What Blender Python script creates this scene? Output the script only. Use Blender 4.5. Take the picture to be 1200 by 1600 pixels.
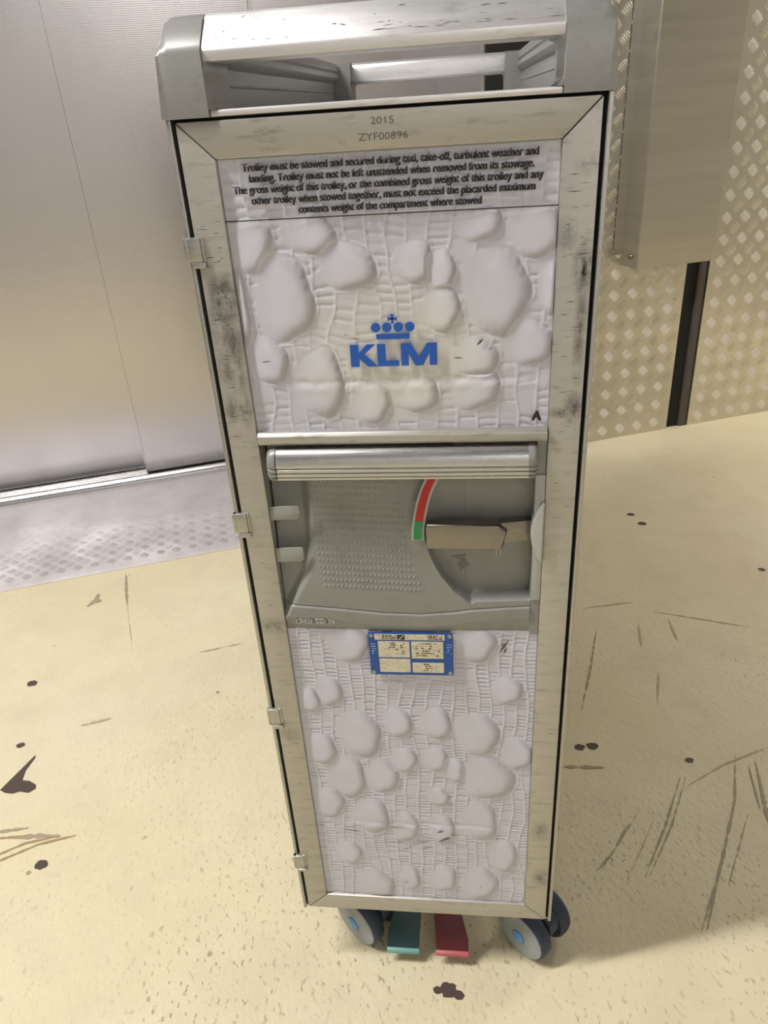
import bpy, bmesh, math, random
import numpy as np
from mathutils import Vector, Matrix, noise as mnoise

for o in list(bpy.data.objects):
    bpy.data.objects.remove(o, do_unlink=True)
S = bpy.context.scene
COL = S.collection
R = math.radians
YAW = R(20.5)                      # the room is turned against the trolley
rnd = random.Random(7)

# ------------------------------------------------------------------ camera
cam_d = bpy.data.cameras.new('camera')
cam = bpy.data.objects.new('camera', cam_d)
COL.objects.link(cam)
ax = Vector((0.99366, 0.09523, -0.05974)); ay = Vector((0.00814, 0.46910, 0.88311)); az = ax.cross(ay)
ay = az.cross(ax)
M4 = Matrix((ax.normalized(), ay.normalized(), az.normalized())).transposed().to_4x4()
M4.translation = Vector((0.05287, -0.55069, 0.98566))
cam.matrix_world = M4
cam_d.sensor_fit = 'VERTICAL'; cam_d.sensor_height = 36.0; cam_d.sensor_width = 27.0
cam_d.lens = 1145.275 * 36.0 / 1600.0
cam_d.shift_x = 2.7 / 1600; cam_d.shift_y = -31.1 / 1600
cam_d.clip_start = 0.02
S.camera = cam

# ------------------------------------------------------------------ world, lamps, exposure
w = bpy.data.worlds.new('world'); S.world = w; w.use_nodes = True
w.node_tree.nodes['Background'].inputs[0].default_value = (0.9, 0.92, 1.0, 1)
w.node_tree.nodes['Background'].inputs[1].default_value = 0.05
S.view_settings.view_transform = 'Standard'
S.view_settings.look = 'None'
S.view_settings.gamma = 1.0
S.view_settings.use_curve_mapping = False
S.view_settings.exposure = 0.0

def rc(u, v, z):
    return Vector((u * math.cos(YAW) - v * math.sin(YAW), u * math.sin(YAW) + v * math.cos(YAW), z))

def area_lamp(name, loc, size, size_y, power, color=(1, 0.96, 0.9), aim=(0, 0, -1)):
    d = bpy.data.lights.new(name, 'AREA'); d.shape = 'RECTANGLE'
    d.size = size; d.size_y = size_y; d.energy = power; d.color = color
    o = bpy.data.objects.new(name, d); COL.objects.link(o)
    zz = -Vector(aim).normalized(); xx = rc(1, 0, 0); yy = zz.cross(xx).normalized(); xx = yy.cross(zz)
    m = Matrix((xx, yy, zz)).transposed().to_4x4(); m.translation = loc
    o.matrix_world = m
    return o
# one bright ceiling tube left of the trolley, then two added fill lamps
area_lamp('tube_and_fill_lamp', rc(-1.35, 0.07, 2.50), 1.4, 0.10, 76, (1, 0.975, 0.94))
area_lamp('tube_and_fill_lamp', rc(0.10, -1.95, 2.50), 1.2, 0.20, 29, (1, 0.975, 0.95), aim=rc(0, -1.0, -1))  # added wall washer: bounce off wall_front fills the trolley's front
area_lamp('tube_and_fill_lamp', rc(2.3, 1.10, 2.25), 0.6, 0.12, 34, (1, 0.96, 0.90), aim=rc(0.5, 0, -1))  # added fill, tilted to brighten the far right floor and walls

# ------------------------------------------------------------------ node helpers
def mat(name, color=(0.8, 0.8, 0.8), rough=0.5, metal=0.0, spec=0.5):
    m = bpy.data.materials.new(name); m.use_nodes = True
    b = m.node_tree.nodes['Principled BSDF']
    b.inputs['Base Color'].default_value = (*color, 1)
    b.inputs['Roughness'].default_value = rough
    b.inputs['Metallic'].default_value = metal
    b.inputs['Specular IOR Level'].default_value = spec
    return m

class NT:
    def __init__(self, m):
        self.t = m.node_tree; self.b = self.t.nodes['Principled BSDF']; self.tc = None
    def n(self, kind, **kw):
        x = self.t.nodes.new(kind)
        for k, v in kw.items(): setattr(x, k, v)
        return x
    def l(self, a, b): self.t.links.new(a, b)
    def coord(self):
        if self.tc is None: self.tc = self.n('ShaderNodeTexCoord')
        return self.tc.outputs['Object']
    def mapping(self, scale=(1, 1, 1), loc=(0, 0, 0), rot=(0, 0, 0)):
        m = self.n('ShaderNodeMapping')
        m.inputs['Scale'].default_value = scale; m.inputs['Location'].default_value = loc; m.inputs['Rotation'].default_value = rot
        self.l(self.coord(), m.inputs['Vector']); return m.outputs['Vector']
    def noise(self, scale, detail=3, rough=0.55, vec=None, dist=0.0):
        x = self.n('ShaderNodeTexNoise')
        x.inputs['Scale'].default_value = scale; x.inputs['Detail'].default_value = detail
        x.inputs['Roughness'].default_value = rough; x.inputs['Distortion'].default_value = dist
        self.l(vec if vec is not None else self.coord(), x.inputs['Vector']); return x.outputs['Fac']
    def voronoi(self, scale, vec=None, feature='F1', rand=1.0):
        x = self.n('ShaderNodeTexVoronoi'); x.feature = feature
        x.inputs['Scale'].default_value = scale; x.inputs['Randomness'].default_value = rand
        self.l(vec if vec is not None else self.coord(), x.inputs['Vector']); return x.outputs['Distance']
    def ramp(self, fac, stops, interp='LINEAR'):
        r = self.n('ShaderNodeValToRGB'); cr = r.color_ramp; cr.interpolation = interp
        while len(cr.elements) < len(stops): cr.elements.new(0.5)
        for e, (p, c) in zip(cr.elements, stops):
            e.position = p; e.color = (c, c, c, 1) if isinstance(c, (int, float)) else (*c, 1)
        self.l(fac, r.inputs['Fac']); return r.outputs['Color']
    def math(self, op, a, b=0.0, clamp=False):
        x = self.n('ShaderNodeMath'); x.operation = op; x.use_clamp = clamp
        for i, v in enumerate((a, b)):
            if isinstance(v, (int, float)): x.inputs[i].default_value = v
            else: self.l(v, x.inputs[i])
        return x.outputs[0]
    def mix(self, fac, a, b, blend='MIX'):
        x = self.n('ShaderNodeMix'); x.data_type = 'RGBA'; x.blend_type = blend
        for s, v in ((x.inputs[0], fac), (x.inputs[6], a), (x.inputs[7], b)):
            if isinstance(v, (int, float)): s.default_value = v
            elif isinstance(v, tuple): s.default_value = (*v, 1)
            else: self.l(v, s)
        return x.outputs[2]
    def blob(self, c, r):                # soft ellipsoid mask around c
        g = self.n('ShaderNodeTexGradient'); g.gradient_type = 'SPHERICAL'
        sc = tuple(1.0 / q for q in r)
        v = self.mapping(scale=sc, loc=tuple(-a * b for a, b in zip(c, sc)))
        self.l(v, g.inputs['Vector']); return g.outputs['Fac']
    def bump(self, h, strength=0.3, dist=0.001, prev=None):
        x = self.n('ShaderNodeBump'); x.inputs['Strength'].default_value = strength; x.inputs['Distance'].default_value = dist
        self.l(h, x.inputs['Height'])
        if prev is not None: self.l(prev, x.inputs['Normal'])
        return x.outputs['Normal']
    def set(self, **kw):
        for k, v in kw.items():
            s = self.b.inputs[{'color': 'Base Color', 'rough': 'Roughness', 'normal': 'Normal', 'metal': 'Metallic'}[k]]
            self.l(v, s)

# ------------------------------------------------------------------ materials
def worn_aluminium(name, color, rough, wear=1.0, smudges=(), metal=0.75, streak=(1, 1, 14)):
    m = mat(name, color, rough, metal); t = NT(m)
    n1 = t.noise(9, 5, 0.65, t.mapping(scale=streak))
    n2 = t.noise(150, 4, 0.7, t.mapping(scale=(1, 1, 3)))
    dirt = t.ramp(t.noise(60, 5, 0.72, t.mapping(scale=(0.5, 1, 2.2), loc=(3, 1, 2))), [(0.55, 0.0), (0.75, 1.0)])
    col = t.mix(t.math('MULTIPLY', n1, 0.35 * wear), color, tuple(c * 0.62 for c in color))
    col = t.mix(t.math('MULTIPLY', dirt, 0.55 * wear), col, (0.13, 0.12, 0.10))
    if smudges:
        tot = None
        for c, r, s in smudges:
            g = t.math('MULTIPLY', t.blob(c, r), s)
            tot = g if tot is None else t.math('MAXIMUM', tot, g)
        nz = t.noise(70, 4, 0.7, t.mapping(scale=(1.4, 1, 0.7)))
        f = t.math('MULTIPLY', tot, t.ramp(nz, [(0.36, 0.05), (0.62, 1.0)]), True)
        col = t.mix(f, col, (0.035, 0.033, 0.03))
    t.set(color=col, rough=t.ramp(n1, [(0.3, rough * 0.85), (0.7, min(1, rough * 1.25))]))
    t.set(normal=t.bump(n2, 0.12, 0.0006))
    return m

ZB = 0.108                          # height of the trolley's underside
SM = [((-0.128, 0, 0.755 + 0.108), (0.016, 0.1, 0.022), 1.3), ((-0.131, 0, 0.735 + 0.108), (0.02, 0.1, 0.03), 0.9),
      ((-0.127, 0, 0.71 + 0.108), (0.010, 0.1, 0.05), 1.0), ((-0.134, 0, 0.70 + 0.108), (0.014, 0.1, 0.02), 0.7),
      ((-0.126, 0, 0.665 + 0.108), (0.006, 0.1, 0.022), 1.2), ((-0.137, 0, 0.665 + 0.108), (0.008, 0.1, 0.015), 1.0),
      ((-0.132, 0, 0.44 + 0.108), (0.018, 0.1, 0.012), 0.8), ((-0.133, 0, 0.30 + 0.108), (0.014, 0.1, 0.02), 0.5),
      ((0.139, 0, 0.765 + 0.108), (0.010, 0.1, 0.022), 1.3), ((0.139, 0, 0.72 + 0.108), (0.006, 0.1, 0.05), 0.9),
      ((0.138, 0, 0.66 + 0.108), (0.010, 0.1, 0.016), 1.0), ((0.128, 0, 0.655 + 0.108), (0.016, 0.1, 0.006), 0.9),
      ((0.126, 0, 0.79 + 0.108), (0.010, 0.1, 0.015), 0.7), ((0.133, 0, 0.16 + 0.108), (0.012, 0.1, 0.02), 0.6),
      ((0.136, 0, 0.08 + 0.108), (0.012, 0.1, 0.02), 0.8), ((0.137, 0, 0.835 + 0.108), (0.01, 0.1, 0.01), 0.5)]
M_frame = worn_aluminium('door_frame_aluminium', (0.52, 0.505, 0.465), 0.46, 1.15, SM, 0.70)
M_shell = worn_aluminium('body_shell_aluminium', (0.48, 0.47, 0.44), 0.40, 0.8, metal=0.9)
M_rail = worn_aluminium('white_worn_rail', (0.76, 0.75, 0.75), 0.40, 0.7, metal=0.6)
M_bar = worn_aluminium('satin_bar', (0.55, 0.55, 0.55), 0.28, 0.45, metal=0.92, streak=(1, 1, 40))
M_plastic = mat('grey_green_plastic', (0.40, 0.415, 0.385), 0.42)
t = NT(M_plastic)
n = t.noise(40, 5, 0.7)
t.set(color=t.mix(t.ramp(n, [(0.5, 0.0), (0.75, 0.5)]), (0.265, 0.27, 0.25), (0.18, 0.18, 0.16)), normal=t.bump(t.noise(900, 2), 0.06, 0.0004))
M_bracket = mat('grey_bracket_plastic', (0.46, 0.475, 0.45), 0.32)
t = NT(M_bracket)
n = t.noise(45, 6, 0.75, t.mapping(scale=(1, 1, 1.8)))
t.set(color=t.mix(t.ramp(n, [(0.52, 0.0), (0.75, 0.6)]), (0.245, 0.245, 0.232), (0.15, 0.146, 0.13)))
M_light = mat('light_grey_plastic', (0.43, 0.44, 0.42), 0.38)
M_rubber_shade = mat('black_rubber_and_shade', (0.012, 0.012, 0.012), 0.7)
M_ink = mat('black_ink', (0.012, 0.012, 0.018), 0.5)
M_blue = mat('blue_ink', (0.012, 0.10, 0.48), 0.42)
M_red = mat('red_enamel', (0.46, 0.010, 0.006), 0.35)
M_redlight = mat('light_red_enamel', (0.72, 0.06, 0.03), 0.35)
M_green = mat('green_enamel', (0.02, 0.26, 0.075), 0.35)
M_cream = mat('cream_enamel', (0.66, 0.60, 0.46), 0.45)
t = NT(M_cream)
t.set(color=t.mix(t.ramp(t.noise(420, 3, 0.7, t.mapping(scale=(0.6, 1, 1.4))), [(0.48, 0.0), (0.66, 0.55)]), (0.70, 0.65, 0.50), (0.30, 0.28, 0.22)))
M_paleblue = mat('pale_blue_lettering', (0.30, 0.42, 0.66), 0.45)
M_plateblue = mat('plate_blue', (0.008, 0.075, 0.33), 0.35)
M_steel = mat('polished_steel', (0.26, 0.245, 0.22), 0.22, 1.0)
t = NT(M_steel)
t.set(rough=t.ramp(t.noise(35, 4, 0.6, t.mapping(scale=(0.4, 1, 3))), [(0.3, 0.18), (0.7, 0.38)]))
M_clear = mat('translucent_clip', (0.55, 0.57, 0.54), 0.12)
M_clear.node_tree.nodes['Principled BSDF'].inputs['Transmission Weight'].default_value = 0.55
M_stampd = mat('stamped_metal', (0.13, 0.125, 0.11), 0.5, 0.3)
M_tyre = mat('dark_blue_tyre', (0.022, 0.034, 0.062), 0.55)
M_disc = mat('grey_wheel_cover', (0.31, 0.335, 0.36), 0.45)
t = NT(M_disc); t.set(color=t.mix(t.ramp(t.noise(60, 4), [(0.45, 0.0), (0.7, 0.5)]), (0.33, 0.355, 0.38), (0.16, 0.16, 0.16)))
M_hub = mat('light_blue_hub', (0.10, 0.33, 0.72), 0.4)
M_zinc = mat('dull_zinc', (0.35, 0.36, 0.37), 0.45, 0.8)
M_teal = mat('teal_pedal', (0.004, 0.035, 0.04), 0.5)
M_tealedge = mat('worn_teal_edge', (0.16, 0.36, 0.33), 0.5)
M_pedred = mat('red_pedal', (0.09, 0.006, 0.011), 0.5)
M_redge = mat('worn_red_edge', (0.50, 0.12, 0.13), 0.5)

def panel_material():
    m = mat('padded_print_panel', (0.72, 0.69, 0.72), 0.40); t = NT(m)
    n1 = t.noise(28, 4, 0.6)
    col = t.mix(t.ramp(n1, [(0.35, 0.0), (0.7, 1.0)]), (0.60, 0.60, 0.69), (0.56, 0.56, 0.62))
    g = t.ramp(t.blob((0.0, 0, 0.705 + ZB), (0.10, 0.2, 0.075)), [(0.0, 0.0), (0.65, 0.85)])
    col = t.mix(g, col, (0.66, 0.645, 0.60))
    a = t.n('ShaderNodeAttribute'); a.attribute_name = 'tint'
    col = t.mix(t.math('MULTIPLY', a.outputs['Fac'], 0.70), col, (0.34, 0.315, 0.365))  # printed shading of folds and right scale edges, put into the colour
    grime = t.ramp(t.noise(85, 6, 0.75, t.mapping(scale=(0.6, 1, 1.3), loc=(1, 2, 3))), [(0.62, 0.0), (0.78, 0.55)])
    col = t.mix(grime, col, (0.36, 0.33, 0.31))
    t.set(color=col, normal=t.bump(t.noise(260, 3, 0.6), 0.10, 0.0006))
    return m
M_panel = panel_material()

def linen_steel():
    m = mat('linen_stainless_steel', (0.57, 0.55, 0.555), 0.21, 1.0); t = NT(m)
    wv = t.n('ShaderNodeTexWave'); wv.wave_type = 'BANDS'; wv.bands_direction = 'X'; wv.inputs['Scale'].default_value = 70
    t.l(t.coord(), wv.inputs['Vector'])
    wz = t.n('ShaderNodeTexWave'); wz.wave_type = 'BANDS'; wz.bands_direction = 'Z'; wz.inputs['Scale'].default_value = 70
    t.l(t.coord(), wz.inputs['Vector'])
    h = t.math('MULTIPLY', wv.outputs['Fac'], wz.outputs['Fac'])
    b1 = t.bump(h, 0.10, 0.001)
    b2 = t.bump(t.noise(2.2, 2, 0.5, t.mapping(scale=(2.2, 1, 0.7))), 0.10, 0.02, b1)
    t.set(normal=b2, rough=t.ramp(t.noise(3, 3, 0.6, t.mapping(scale=(1, 1, 0.5))), [(0.3, 0.20), (0.7, 0.26)]))
    return m
M_linen = linen_steel()
M_jamb = mat('satin_jamb_steel', (0.62, 0.60, 0.59), 0.36, 0.9)

def tread_metal(name, color, rough):
    m = mat(name, color, rough, 0.95); t = NT(m)
    n = t.noise(7, 4, 0.6)
    t.set(color=t.mix(t.ramp(n, [(0.35, 0.0), (0.7, 0.5)]), color, tuple(c * 0.72 for c in color)), rough=t.ramp(n, [(0.3, rough * 0.9), (0.7, rough * 1.2)]))
    return m
M_tread = tread_metal('tread_plate_aluminium', (0.66, 0.635, 0.57), 0.27)
M_treadtop = mat('tread_tops_wear_and_glint', (0.86, 0.82, 0.76), 0.38, 0.55)  # wear, plus glints painted into the bars of one slant
M_sill = tread_metal('sill_tread_aluminium', (0.80, 0.76, 0.76), 0.60)

def sheet_box():
    m = mat('brushed_sheet_steel', (0.60, 0.575, 0.52), 0.30, 1.0); t = NT(m)
    n = t.noise(3, 4, 0.6, t.mapping(scale=(0.6, 0.6, 9)))
    col = t.mix(t.ramp(n, [(0.35, 0.0), (0.7, 0.5)]), (0.62, 0.60, 0.545), (0.46, 0.43, 0.38))
    s = t.ramp(t.blob((1.272, 1.294, 0.92), (0.03, 0.1, 0.06)), [(0.15, 0.0), (0.4, 0.75)])  # dark patch painted for a shadow/reflection on the box
    col = t.mix(s, col, (0.17, 0.155, 0.14))
    t.set(color=col, normal=t.bump(t.noise(260, 3, 0.6, t.mapping(scale=(0.15, 0.15, 3))), 0.08, 0.001))
    return m
M_box = sheet_box()

def floor_material():
    m = mat('cream_resin_floor', (0.74, 0.66, 0.45), 0.48); t = NT(m)
    n1 = t.noise(2.4, 5, 0.6); n2 = t.noise(11, 4, 0.65, t.mapping(loc=(4, 2, 0)))
    col = t.mix(t.ramp(n1, [(0.35, 0.0), (0.7, 1.0)]), (0.74, 0.67, 0.475), (0.70, 0.615, 0.40))
    col = t.mix(t.ramp(n2, [(0.45, 0.0), (0.72, 0.45)]), col, (0.62, 0.53, 0.38))
    # anti-slip grain: small dark pits, denser in the worn area near the trolley
    v = t.mapping(scale=(1.0, 0.55, 1), rot=(0, 0, R(-35)))
    pits = t.ramp(t.noise(170, 2, 0.5, v), [(0.60, 0.0), (0.67, 1.0)])
    zone = t.ramp(t.noise(3.0, 3, 0.6, t.mapping(loc=(7, 3, 0))), [(0.40, 0.15), (0.62, 1.0)])
    near = t.ramp(t.blob((0.15, -0.05, 0), (1.0, 0.75, 2)), [(0.0, 0.22), (0.6, 1.0)])
    f = t.math('MULTIPLY', t.math('MULTIPLY', pits, zone), near)
    col = t.mix(t.math('MULTIPLY', f, 0.75), col, (0.23, 0.19, 0.115))
    spot = t.ramp(t.voronoi(14, t.mapping(loc=(2, 9, 0))), [(0.03, 0.7), (0.075, 0.0)])
    gate = t.ramp(t.noise(6, 1), [(0.55, 0.0), (0.62, 1.0)])
    col = t.mix(t.math('MULTIPLY', spot, gate), col, (0.20, 0.16, 0.11))
    b = t.bump(t.noise(120, 3, 0.6, v), 0.55, 0.0022)
    b = t.bump(t.noise(14, 2, 0.5), 0.15, 0.006, b)
    t.set(color=col, normal=b, rough=t.ramp(n1, [(0.3, 0.40), (0.7, 0.58)]))
    return m
M_floor = floor_material()
M_stain = mat('dark_grease_stain', (0.075, 0.05, 0.038), 0.55)
M_scuff = mat('rubber_scuff', (0.37, 0.315, 0.205), 0.6)
M_scufflt = mat('faint_rubber_scuff', (0.50, 0.43, 0.27), 0.6)
M_scufftan = mat('brown_scrape', (0.36, 0.25, 0.13), 0.6)
M_wallpaint = mat('grey_wall_paint', (0.12, 0.115, 0.12), 0.7)
M_wallwhite = mat('white_wall_paint', (0.58, 0.55, 0.48), 0.7)
M_wallmid = mat('pale_grey_wall_paint', (0.66, 0.65, 0.65), 0.7)
M_ceil = mat('dark_ceiling_paint', (0.13, 0.13, 0.13), 0.8)  # unseen ceiling, kept dark to cut bounce light
M_dark = mat('black_gap', (0.01, 0.01, 0.01), 0.8)
M_scratch = mat('scratch_dark', (0.10, 0.095, 0.085), 0.6)
M_scratchw = mat('scratch_white', (0.85, 0.85, 0.85), 0.4)

# ------------------------------------------------------------------ mesh helpers
def link(name, me, m, parent=None, smooth=None):
    o = bpy.data.objects.new(name, me); COL.objects.link(o)
    for mm in (m if isinstance(m, (list, tuple)) else [m]):
        me.materials.append(mm)
    if parent is not None: o.parent = parent
    if smooth is not None:
        for p in me.polygons: p.use_smooth = True
        if smooth < 180:
            me.set_sharp_from_angle(angle=R(smooth))
    return o

class MB:
    def __init__(self): self.v = []; self.f = []; self.mi = []
    def add(self, vs, fs, mi=0):
        k = len(self.v); self.v += [tuple(p) for p in vs]
        self.f += [tuple(i + k for i in f) for f in fs]; self.mi += [mi] * len(fs)
    def box(self, x0, x1, y0, y1, z0, z1, mi=0):
        self.add([(x0, y0, z0), (x1, y0, z0), (x1, y1, z0), (x0, y1, z0), (x0, y0, z1), (x1, y0, z1), (x1, y1, z1), (x0, y1, z1)],
                 [(0, 3, 2, 1), (4, 5, 6, 7), (0, 1, 5, 4), (1, 2, 6, 5), (2, 3, 7, 6), (3, 0, 4, 7)], mi)
    def prism(self, poly, axis, a, b, mi=0):
        """poly: 2D points in the two other axes (in order x,y,z without axis)"""
        def p3(p, t):
            q = list(p); q.insert(axis, t); return tuple(q)
        n = len(poly)
        vs = [p3(p, a) for p in poly] + [p3(p, b) for p in poly]
        fs = [tuple(range(n))[::-1], tuple(range(n, 2 * n))] + [(i, (i + 1) % n, n + (i + 1) % n, n + i) for i in range(n)]
        self.add(vs, fs, mi)
    def cyl(self, c, axis, r, h, seg=32, r2=None, mi=0):
        """solid of revolution from c along axis"""
        self.lathe(c, axis, [(0, 0), (r, 0), (r if r2 is None else r2, h), (0, h)], seg, mi)
    def lathe(self, c, axis, prof, seg=40, mi=0):
        az = Vector(axis).normalized(); a1 = az.orthogonal().normalized(); a2 = az.cross(a1); c = Vector(c)
        rings = []; vs = []; fs = []
        for r, h in prof:
            if r < 1e-7: rings.append([len(vs)]); vs.append(c + az * h)
            else:
                rings.append(list(range(len(vs), len(vs) + seg)))
                vs += [c + az * h + (a1 * math.cos(2 * math.pi * i / seg) + a2 * math.sin(2 * math.pi * i / seg)) * r for i in range(seg)]
        for A, B in zip(rings, rings[1:]):
            for i in range(seg):
                j = (i + 1) % seg
                if len(A) == 1 and len(B) == 1: break
                if len(A) == 1: fs.append((A[0], B[i], B[j]))
                elif len(B) == 1: fs.append((A[i], B[0], A[j]))
                else: fs.append((A[i], B[i], B[j], A[j]))
        self.add(vs, fs, mi)
    def build(self, name, m, parent=None, bevel=0.0, seg=2, smooth=35):
        me = bpy.data.meshes.new(name); me.from_pydata(self.v, [], self.f)
        for p, i in zip(me.polygons, self.mi): p.material_index = i
        bm = bmesh.new(); bm.from_mesh(me)
        bmesh.ops.recalc_face_normals(bm, faces=bm.faces)
        if bevel > 0:
            es = [e for e in bm.edges if len(e.link_faces) == 2 and e.calc_face_angle() > R(25)]
            bmesh.ops.bevel(bm, geom=es, offset=bevel, segments=seg, profile=0.5, affect='EDGES', clamp_overlap=True)
        bm.to_mesh(me); bm.free()
        return link(name, me, m, parent, smooth)

def thing(name, label, cat, loc=(0, 0, 0), rz=0.0, group=None):
    o = bpy.data.objects.new(name, None); COL.objects.link(o)
    o.empty_display_size = 0.1; o.location = loc; o.rotation_euler = (0, 0, rz)
    o['label'] = label; o['category'] = cat
    if group: o['group'] = group
    return o
def structure(o, rz=YAW):
    o['kind'] = 'structure'
    if o.parent is None: o.rotation_euler = (0, 0, rz)
    return o

def grid_mesh(xs, zs, Y, name, m, parent, tint=None, depth_back=None):
    """height field: front face at y = Y[iz, ix]; closed to a back plane"""
    nx, nz = len(xs), len(zs)
    X, Z = np.meshgrid(xs, zs)
    V = np.stack([X, Y, Z], -1).reshape(-1, 3)
    i = np.arange(nx * nz).reshape(nz, nx)
    F = np.stack([i[:-1, :-1], i[:-1, 1:], i[1:, 1:], i[1:, :-1]], -1).reshape(-1, 4)
    me = bpy.data.meshes.new(name)
    me.vertices.add(len(V)); me.vertices.foreach_set('co', V.astype(np.float32).ravel())
    me.loops.add(F.size); me.loops.foreach_set('vertex_index', F.astype(np.int32).ravel())
    me.polygons.add(len(F)); me.polygons.foreach_set('loop_start', np.arange(0, F.size, 4, dtype=np.int32))
    me.polygons.foreach_set('loop_total', np.full(len(F), 4, np.int32))
    me.update(calc_edges=True)
    if depth_back is not None:        # side walls and back, so the part has thickness
        bm = bmesh.new(); bm.from_mesh(me)
        be = [e for e in bm.edges if e.is_boundary]
        r = bmesh.ops.extrude_edge_only(bm, edges=be)
        nv = [g for g in r['geom'] if isinstance(g, bmesh.types.BMVert)]
        for v in nv: v.co.y = depth_back
        ne = [g for g in r['geom'] if isinstance(g, bmesh.types.BMEdge) and g.is_boundary]
        bmesh.ops.edgeloop_fill(bm, edges=ne)
        bm.to_mesh(me); bm.free()
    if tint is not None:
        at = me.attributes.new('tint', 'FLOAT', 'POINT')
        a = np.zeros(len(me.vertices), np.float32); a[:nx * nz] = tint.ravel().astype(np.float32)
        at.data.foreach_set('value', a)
    return link(name, me, m, parent, 180)

def text_mesh(body, x0, x1, z0, z1, y, name, m, parent, bold=0.0, extrude=0.00025, space=1.0, shear=0.0, xh=0.0, thick=0.0):
    """flat letters fitted into x0..x1; z0 baseline, z1 cap height"""
    c = bpy.data.curves.new(name, 'FONT'); c.body = body; c.size = 1.0; c.offset = bold; c.space_character = space; c.shear = shear
    c.resolution_u = 3
    o = bpy.data.objects.new(name, c); COL.objects.link(o)
    bpy.context.view_layer.update()
    dg = bpy.context.evaluated_depsgraph_get()
    me = bpy.data.meshes.new_from_object(o.evaluated_get(dg))
    bpy.data.objects.remove(o)
    bm = bmesh.new(); bm.from_mesh(me)
    xs = [v.co.x for v in bm.verts]; a, b = min(xs), max(xs)
    cap = 0.70
    sx = (x1 - x0) / (b - a); sz = (z1 - z0) / cap
    fs = list(bm.faces)
    def tall(q): return q * (1 + 0.20 * xh) if q < 0.5 else (0.5 + 0.10 * xh) + (q - 0.5) * (1 - 0.5 * xh)
    for v in bm.verts:
        v.co = Vector((x0 + (v.co.x - a) * sx, y, z0 + tall(v.co.y) * sz))
    if thick:
        cp = [bmesh.ops.duplicate(bm, geom=fs)['geom'] for _ in (0, 1)]
        for g_, d_ in zip(cp, (-thick, thick)):
            for q in g_:
                if isinstance(q, bmesh.types.BMVert): q.co.x += d_; q.co.y += 0.00002 * (1 if d_ > 0 else 2)
        fs = list(bm.faces)
    r = bmesh.ops.extrude_face_region(bm, geom=fs)
    for g in r['geom']:
        if isinstance(g, bmesh.types.BMVert): g.co.y += extrude
    bmesh.ops.recalc_face_normals(bm, faces=bm.faces)
    bm.to_mesh(me); bm.free(); me.name = name
    return link(name, me, m, parent)

def joined_text(lines, name, m, parent, **kw):
    """several lines of lettering as one mesh"""
    objs = [text_mesh(*ln, name, m, parent, **kw) for ln in lines]
    bm = bmesh.new()
    for o in objs: bm.from_mesh(o.data)
    me = bpy.data.meshes.new(name); bm.to_mesh(me); bm.free()
    for o in objs: bpy.data.objects.remove(o)
    return link(name, me, m, parent)

def smooth01(a, lo, hi):
    t = np.clip((a - lo) / (hi - lo), 0, 1); return t * t * (3 - 2 * t)

# ------------------------------------------------------------------ room (built in room axes u, v and turned by YAW)
f = MB(); f.box(-2.4, 2.9, -2.4, 1.80, -0.08, 0.0)
floor_o = structure(f.build('floor', M_floor))
c = MB(); c.box(-2.4, 2.9, -2.4, 1.80, 2.56, 2.64)
structure(c.build('ceiling', M_ceil))
b = MB(); b.box(-2.5, 3.0, -2.5, -2.4, 0, 2.64); structure(b.build('wall_front', M_wallmid))
b = MB(); b.box(-2.5, -2.4, -2.4, 1.80, 0, 2.64); structure(b.build('wall_left', M_wallpaint))
b = MB(); b.box(2.9, 3.0, -2.4, 1.80, 0, 2.64); structure(b.build('wall_right', M_wallwhite))
b = MB(); b.box(-2.5, 3.0, 1.80, 1.90, 0, 2.64); structure(b.build('wall_rear', M_wallpaint))
b = MB(); b.box(-2.4, -1.35, 1.62, 1.80, 0, 2.56); structure(b.build('trim_2', M_jamb))

def tread_bars(mb, origin, e1, e2, nrm, n1, n2, pitch, L, wd, h, mi=0):
    origin, e1, e2, nrm = map(Vector, (origin, e1, e2, nrm))
    for i in range(n1):
        for j in range(n2):
            for k in (0, 1):
                c0 = origin + e1 * ((i + 0.5 + 0.5 * k) * pitch) + e2 * ((j + 0.5 + 0.5 * k) * pitch)
                d = (e1 + e2).normalized() if k == 0 else (e1 - e2).normalized()
                s = (e1 - e2).normalized() if k == 0 else (e1 + e2).normalized()
                for q in range(-2, 3):
                    c1 = c0 + s * (q * L * 0.21)
                    ll = L * 0.5 * (1.0 if abs(q) < 2 else 0.86)
                    mb.add([c1 - d * ll, c1 - d * ll * 0.55 - s * wd, c1 + d * ll * 0.55 - s * wd, c1 + d * ll, c1 + d * ll * 0.55 + s * wd, c1 - d * ll * 0.55 + s * wd,
                            c1 - d * ll * 0.5 + nrm * h, c1 + d * ll * 0.5 + nrm * h],
                           [(0, 1, 6), (1, 2, 7, 6), (2, 3, 7), (3, 4, 7), (4, 5, 6, 7), (5, 0, 6)], mi if k == 0 else 0)

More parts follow.
